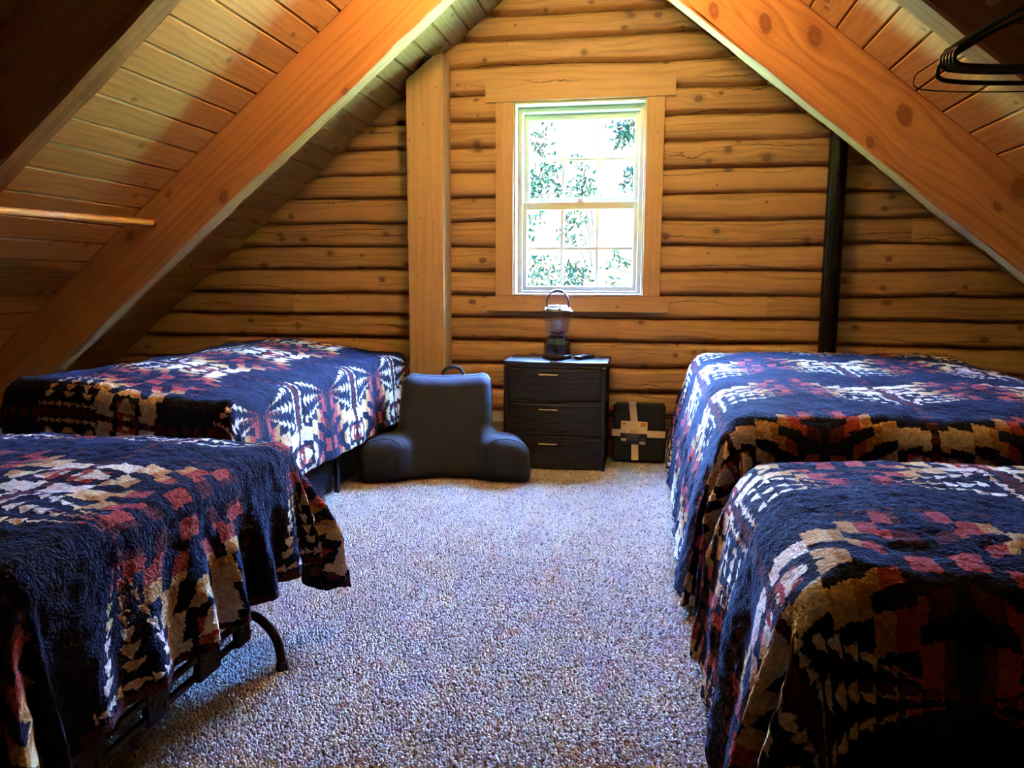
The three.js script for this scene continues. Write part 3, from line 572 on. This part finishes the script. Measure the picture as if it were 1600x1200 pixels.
// ---------------------------------------------------------------- chest of drawers and what stands on it
{
  const weave = texture(512, 512, (x, y) => {
    const r = Math.floor(y * 12), c = frac(x * 6 + (r % 2) * 0.5), v = frac(y * 12);
    const q = Math.sin(Math.PI * v) * (0.45 + 0.55 * Math.sin(Math.PI * c)); const g = 0.2 + 0.7 * q; return [g, g, g];
  }, false, [0.2, 0.16]);
  M.wicker = std({ color: lin(0.006, 0.0056, 0.006), roughness: 0.5, bumpMap: weave, bumpScale: 0.0022 });
  M.plastic = std({ color: lin(0.009, 0.009, 0.010), roughness: 0.36 });
  const W = 0.57, D = 0.40, H = 0.61, c = thing('drawer_chest', 'black plastic three-drawer chest with woven fronts under the window', 'chest', [-0.51, 0, 0.25], 0.0);
  const bow = (x) => 0.03 * (1 - Math.pow(x / (W / 2), 2));
  const bowed = (w, h, y, z, dep, m, name, par, r = 0.006) => {
    const s = new THREE.Shape(); s.moveTo(-w / 2, 0); for (let i = 0; i <= 20; i++) { const x = lerp(-w / 2, w / 2, i / 20); s.lineTo(x, dep + bow(x)); } s.lineTo(w / 2, 0); s.closePath();
    const g = new THREE.ExtrudeGeometry(s, { depth: h - 2 * r, bevelEnabled: true, bevelSize: r, bevelThickness: r, bevelSegments: 2, curveSegments: 6 }).rotateX(Math.PI / 2).scale(1, 1, 1).translate(0, y + h - r, 0);
    const p = g.attributes.position; for (let i = 0; i < p.count; i++) p.setZ(i, p.getZ(i) + z);
    g.computeVertexNormals(); grain(g, 'x', 0, 0);
    return mesh(name, g, m, par);
  };
  bowed(W, 0.028, H - 0.028, -D / 2, D - 0.032, M.plastic, 'top', c);
  for (const sx of [-1, 1]) { mesh('corner_post', box(0.022, H - 0.03, 0.03, sx * (W / 2 - 0.012), (H - 0.03) / 2, D / 2 - 0.02, 0.004), M.plastic, c); mesh('corner_post', box(0.022, H - 0.03, 0.03, sx * (W / 2 - 0.012), (H - 0.03) / 2, -D / 2 + 0.016, 0.004), M.plastic, c); for (const y of [0.012, 0.196, 0.39]) mesh('side_rail', box(0.02, 0.024, D - 0.06, sx * (W / 2 - 0.012), y + 0.004, 0, 0.003), M.plastic, c); }
  mesh('back_panel', box(W - 0.05, H - 0.03, 0.006, 0, (H - 0.03) / 2, -D / 2 + 0.008), M.plastic, c);
  for (let k = 0; k < 3; k++) {
    const y = 0.006 + k * 0.194;
    const d = bowed(W - 0.022, 0.176, y, D / 2 - 0.034, 0.006, M.wicker, 'drawer', c, 0.005);
    mesh('drawer_box', box(W - 0.07, 0.14, D - 0.06, 0, y + 0.08, -0.012, 0.006), M.plastic, d);
    bowed(W - 0.022, 0.012, y + 0.178, D / 2 - 0.034, 0.004, M.plastic, 'drawer_lip', d, 0.003);
    const hz = D / 2 - 0.034 + 0.006 + 0.03 + 0.016;
    mesh('handle', [tube([[-0.052, y + 0.145, hz], [0.052, y + 0.145, hz]], 0.0036, 8), tube([[-0.045, y + 0.145, hz - 0.02], [-0.045, y + 0.145, hz]], 0.003, 6), tube([[0.045, y + 0.145, hz - 0.02], [0.045, y + 0.145, hz]], 0.003, 6)].map((g) => g.translate(-0.03, 0, 0)), M.nickel, d);
  }
}
{
  const lathe = (pts, n = 40) => new THREE.LatheGeometry(pts.map((p) => new THREE.Vector2(...p)), n);
  const l = thing('lantern', 'camping lantern with clear globe and chrome cap standing on the black chest', 'lantern', [-0.518, 0.611, 0.255]);
  mesh('base', lathe([[0, 0], [0.082, 0], [0.085, 0.006], [0.083, 0.016], [0.079, 0.02], [0.078, 0.024], [0, 0.024]]), M.black, l);
  const body = mesh('body', lathe([[0, 0.022], [0.076, 0.022], [0.077, 0.03], [0.077, 0.082], [0.074, 0.092], [0.058, 0.11], [0.056, 0.116], [0.056, 0.128], [0.05, 0.132], [0, 0.132]], 8).toNonIndexed(), M.smoke, l);
  body.geometry.computeVertexNormals();
  mesh('button', new THREE.CylinderGeometry(0.014, 0.014, 0.006, 20).rotateX(Math.PI / 2).translate(0, 0.055, 0.074), M.black, body);
  mesh('globe', lathe([[0.047, 0.132], [0.053, 0.138], [0.062, 0.158], [0.069, 0.185], [0.073, 0.215], [0.074, 0.245], [0.0735, 0.27]]), M.globe, l);
  mesh('reflector', lathe([[0, 0.136], [0.02, 0.137], [0.045, 0.146], [0.05, 0.156]]), M.chrome, l);
  const bulb = mesh('bulb', lathe([[0, 0.218], [0.012, 0.216], [0.02, 0.208], [0.0235, 0.196], [0.022, 0.182], [0.016, 0.17], [0.013, 0.165]]), M.bulbPlastic, l);
  mesh('bulb_holder', lathe([[0.014, 0.166], [0.015, 0.15], [0.02, 0.14], [0, 0.139]]), M.chrome, bulb);
  for (const q of [-1, 1]) mesh('rod', tube([[q * 0.035, 0.14, 0], [q * 0.035, 0.27, 0]], 0.002, 6), M.chrome, l);
  const cap = mesh('cap', lathe([[0.073, 0.264], [0.088, 0.266], [0.0885, 0.271], [0.078, 0.281], [0.06, 0.291], [0.056, 0.296], [0.05, 0.303], [0, 0.305]]), M.cap, l);
  for (let i = 0; i < 6; i++) { const a = i * 1.047 + 0.3; mesh('vent', new THREE.SphereGeometry(0.009, 12, 8).scale(1, 0.5, 1).translate(Math.sin(a) * 0.07, 0.2855, Math.cos(a) * 0.07), M.black, cap); }
  const pts = []; for (let i = 0; i <= 14; i++) { const a = lerp(-0.18, Math.PI + 0.18, i / 14); pts.push([Math.cos(a) * 0.064, 0.308 + Math.sin(a) * 0.078, 0]); }
  const hd = mesh('handle', tube(pts, 0.0048, 8, 60), M.black, l);
  mesh('grip', tube(pts.slice(5, 10), 0.0072, 8, 24), M.blackGloss, hd);
}
{
  const r = thing('remote_control', 'small black remote control lying on the chest beside the lantern', 'remote', [-0.36, 0.611, 0.25], -0.5);
  const body = mesh('shell', new RoundedBoxGeometry(0.05, 0.02, 0.15, 3, 0.008).translate(0, 0.0105, 0), M.blackGloss, r);
  for (let i = 0; i < 5; i++) for (let j = 0; j < 2; j++) mesh('button', new RoundedBoxGeometry(0.013, 0.004, 0.012, 2, 0.0018).translate(j * 0.02 - 0.01, 0.0212, 0.052 - i * 0.022), M.frame, body);
}
// packaged blanket: folded fleece tied with a ribbon, printed card on the front
{
  const fleece = std({ color: lin(0.006, 0.009, 0.014), roughness: 1, bumpMap: fleeceBump, bumpScale: 0.003 });
  const p = thing('folded_blanket', 'new folded navy blanket tied with cream ribbon leaning on the logs', 'blanket', [-0.045, 0.012, 0.16], 0);
  p.rotation.x = -0.05;
  const g = [];
  for (let k = 0; k < 3; k++) { const q = new RoundedBoxGeometry(0.30 - 0.006 * k, 0.335 - 0.004 * (k % 2), 0.036, 5, 0.017); q.translate(0.002 * k, 0.168, 0.034 - k * 0.034); g.push(grain(q, 'x')); }
  const body = mesh('fleece', g, fleece, p);
  const rib = (name, w, h, x, y, tilt) => { const s = []; s.push(box(w, h, 0.0016, 0, 0, 0)); const q = s[0].rotateZ(tilt).translate(x, y, 0.0535); return mesh(name, q, M.ribbon, p); };
  rib('ribbon', 0.04, 0.11, -0.034, 0.288, 0.13); rib('ribbon', 0.04, 0.1, -0.02, 0.058, 0.02); rib('ribbon', 0.1, 0.04, -0.105, 0.166, 0.0); rib('ribbon', 0.11, 0.04, 0.095, 0.163, 0.0);
  rib('ribbon', 0.04, 0.0016, -0.04, 0.3385, 0).geometry.scale(1, 1, 60).translate(0, 0, -3.19);
  const cv = document.createElement('canvas'); cv.width = 256; cv.height = 224; const x = cv.getContext('2d');
  x.fillStyle = '#e9dcbd'; x.fillRect(0, 0, 256, 224); x.fillStyle = '#d9a544'; x.fillRect(188, 10, 56, 42); x.fillStyle = '#b98a2e'; x.fillRect(196, 18, 16, 24); x.fillRect(222, 18, 10, 24);
  x.fillStyle = '#c5ad72'; x.beginPath(); x.arc(32, 28, 13, 0, 7); x.fill(); x.fillStyle = '#7d6a49'; x.fillRect(14, 20, 36, 5);
  x.fillStyle = '#a08c66'; for (const [a, b, c] of [[98, 34, 70], [92, 78, 86], [86, 82, 98]]) x.fillRect(a, b, c, 3);
  x.fillStyle = '#6b5838'; x.font = 'bold 19px sans-serif'; x.textAlign = 'center'; x.fillText('Blanket', 132, 108);
  x.fillStyle = '#0b0c0f'; x.fillRect(0, 118, 256, 106); x.fillStyle = '#8d8c88'; for (const [a, b, c] of [[40, 128, 150], [50, 142, 130], [60, 156, 66], [132, 156, 26], [56, 176, 122]]) x.fillRect(a, b, c, 4);
  x.fillStyle = '#e6dcc6'; x.fillRect(8, 170, 48, 22); x.fillRect(186, 194, 56, 26); x.fillStyle = '#6a665e'; x.fillRect(14, 178, 34, 3); x.fillRect(14, 184, 28, 3); x.fillStyle = '#141414'; for (let i = 0; i < 9; i++) x.fillRect(192 + i * 5, 198, 1 + (i * 7) % 3, 17);
  x.fillStyle = '#77736a'; for (let i = 0; i < 4; i++) x.fillRect(208, 162 + i * 6, 20, 3);
  const tex = new THREE.CanvasTexture(cv); tex.colorSpace = THREE.SRGBColorSpace;
  const card = mesh('label_card', new THREE.BoxGeometry(0.152, 0.135, 0.0012).rotateZ(-0.02).translate(-0.028, 0.168, 0.0555), [M.ribbon, M.ribbon, M.ribbon, M.ribbon, std({ map: tex, roughness: 0.4 }), M.ribbon], p);
}
tag(mesh('cable', tube([[-1.25, 0.246, 0.045], [-0.9, 0.248, 0.046], [-0.2, 0.244, 0.045], [0.15, 0.247, 0.046], [0.45, 0.243, 0.045]], 0.0065, 7, 40), M.black), 'black cable running along the logs behind the chest', 'cable');
// cardboard carton between the cushion and the chest
{
  const b = thing('carton', 'brown cardboard carton between the reading cushion and the chest', 'box', [-0.89, 0.012, 0.2], 0.15);
  mesh('body', box(0.15, 0.22, 0.14, 0, 0.11, 0, 0.002), M.card, b);
  mesh('flap', box(0.15, 0.003, 0.09, 0, 0, 0.0).rotateX(0.6).translate(0, 0.245, 0.03), M.card, b);
}
// ---------------------------------------------------------------- reading cushion with arms
{
  M.velour = phy({ color: lin(0.011, 0.012, 0.018), roughness: 0.9, sheen: 0.28, sheenRoughness: 0.45, sheenColor: lin(0.25, 0.33, 0.6) });
  const c = thing('reading_cushion', 'navy velour reading cushion with arms sitting before the chest', 'cushion', [-1.06, 0.008, 0.69], 0.2);
  const len = Math.hypot;
  const rbox = (x, y, z, a, b, d, r) => { const qx = Math.abs(x) - a + r, qy = Math.abs(y) - b + r, qz = Math.abs(z) - d + r; return len(Math.max(qx, 0), Math.max(qy, 0), Math.max(qz, 0)) + Math.min(Math.max(qx, qy, qz), 0) - r; };
  const smin = (a, b, k) => { const h = clamp(0.5 + 0.5 * (b - a) / k); return lerp(b, a, h) - k * h * (1 - h); };
  const cap = (x, y, z, a, b, r0, r1) => { const pa = [x - a[0], y - a[1], z - a[2]], ba = [b[0] - a[0], b[1] - a[1], b[2] - a[2]]; const h = clamp((pa[0] * ba[0] + pa[1] * ba[1] + pa[2] * ba[2]) / (ba[0] ** 2 + ba[1] ** 2 + ba[2] ** 2)); return len(pa[0] - ba[0] * h, (pa[1] - ba[1] * h) * 0.95, pa[2] - ba[2] * h) - lerp(r0, r1, h); };
  const sdf = (x, y, z) => {
    const zz = z + 0.32 * (y - 0.05), sag = 0.02 * Math.cos(clamp(x / 0.24, -1, 1) * 1.57) * smooth(0.35, 0.52, y);
    let d = rbox(x * (1 + 0.16 * (y - 0.3)), y - 0.275 + sag, zz, 0.25, 0.27, 0.1, 0.06) - 0.009 * n3(x * 6, y * 6, z * 6) - 0.003 * n3(x * 17 + y * 6, y * 15, z * 15);
    for (const s of [-1, 1]) { const a = rbox((x - s * 0.315) * 0.92 - s * 0.20 * (z - 0.1), y - 0.115 + 0.25 * Math.max(0, s * (x - s * 0.33)), z - 0.055, 0.122, 0.122, 0.135, 0.08) - 0.005 * n3(x * 7, y * 7, z * 7 + s); d = smin(d, a, 0.06); }
    return Math.max(d, -y);
  };
  const mc = new MarchingCubes(96, M.velour, false, false, 120000), S = 0.56; mc.isolation = 0;
  const n = 96; for (let k = 0; k < n; k++) for (let j = 0; j < n; j++) for (let i = 0; i < n; i++) mc.field[i + j * n + k * n * n] = -sdf((i - n / 2) / (n / 2) * S, (j - n / 2) / (n / 2) * S + 0.3, (k - n / 2) / (n / 2) * S);
  mc.update();
  const pos = new Float32Array(mc.count * 3); for (let i = 0; i < mc.count; i++) { pos[3 * i] = mc.positionArray[3 * i] * S; pos[3 * i + 1] = mc.positionArray[3 * i + 1] * S + 0.3; pos[3 * i + 2] = mc.positionArray[3 * i + 2] * S; }
  let g = new THREE.BufferGeometry(); g.setAttribute('position', new THREE.BufferAttribute(pos, 3)); g = mergeVertices(g, 1e-5); g.computeVertexNormals();
  const body = mesh('body', g, M.velour, c);
  const onto = (p) => { let [x, y, z] = p; for (let i = 0; i < 30; i++) { const e = 0.002, d = sdf(x, y, z), gx = (sdf(x + e, y, z) - d) / e, gy = (sdf(x, y + e, z) - d) / e, gz = (sdf(x, y, z + e) - d) / e, L = len(gx, gy, gz) || 1; x -= gx / L * d; y -= gy / L * d; z -= gz / L * d; } return [x, y, z]; };
  const welt = []; for (let i = 0; i <= 40; i++) { const t = i / 40, a = lerp(0.25, 0, 0); const path = t < 0.3 ? [-0.26, lerp(0.22, 0.56, t / 0.3)] : t < 0.7 ? [lerp(-0.25, 0.25, (t - 0.3) / 0.4), 0.56] : [0.26, lerp(0.56, 0.22, (t - 0.7) / 0.3)]; welt.push(onto([path[0], path[1], 0.055 - 0.32 * (path[1] - 0.05)])); }
  mesh('piping', tube(welt, 0.0042, 6, 120), M.black, c);
  for (const s of [-1, 1]) { const w = []; for (let i = 0; i <= 24; i++) { const a = lerp(-0.15, 2.6, i / 24); w.push(onto([s * (0.33 + 0.13 * Math.cos(a)), 0.10 + 0.14 * Math.sin(a), 0.15])); } mesh('piping', tube(w, 0.0036, 6, 80), M.black, c); }
  mesh('carry_handle', tube([[-0.03, 0.53, -0.15], [-0.01, 0.56, -0.15], [0.03, 0.572, -0.15], [0.07, 0.56, -0.15], [0.09, 0.53, -0.15]], 0.009, 8), M.velour, c);
}
renderer.render(scene, camera);
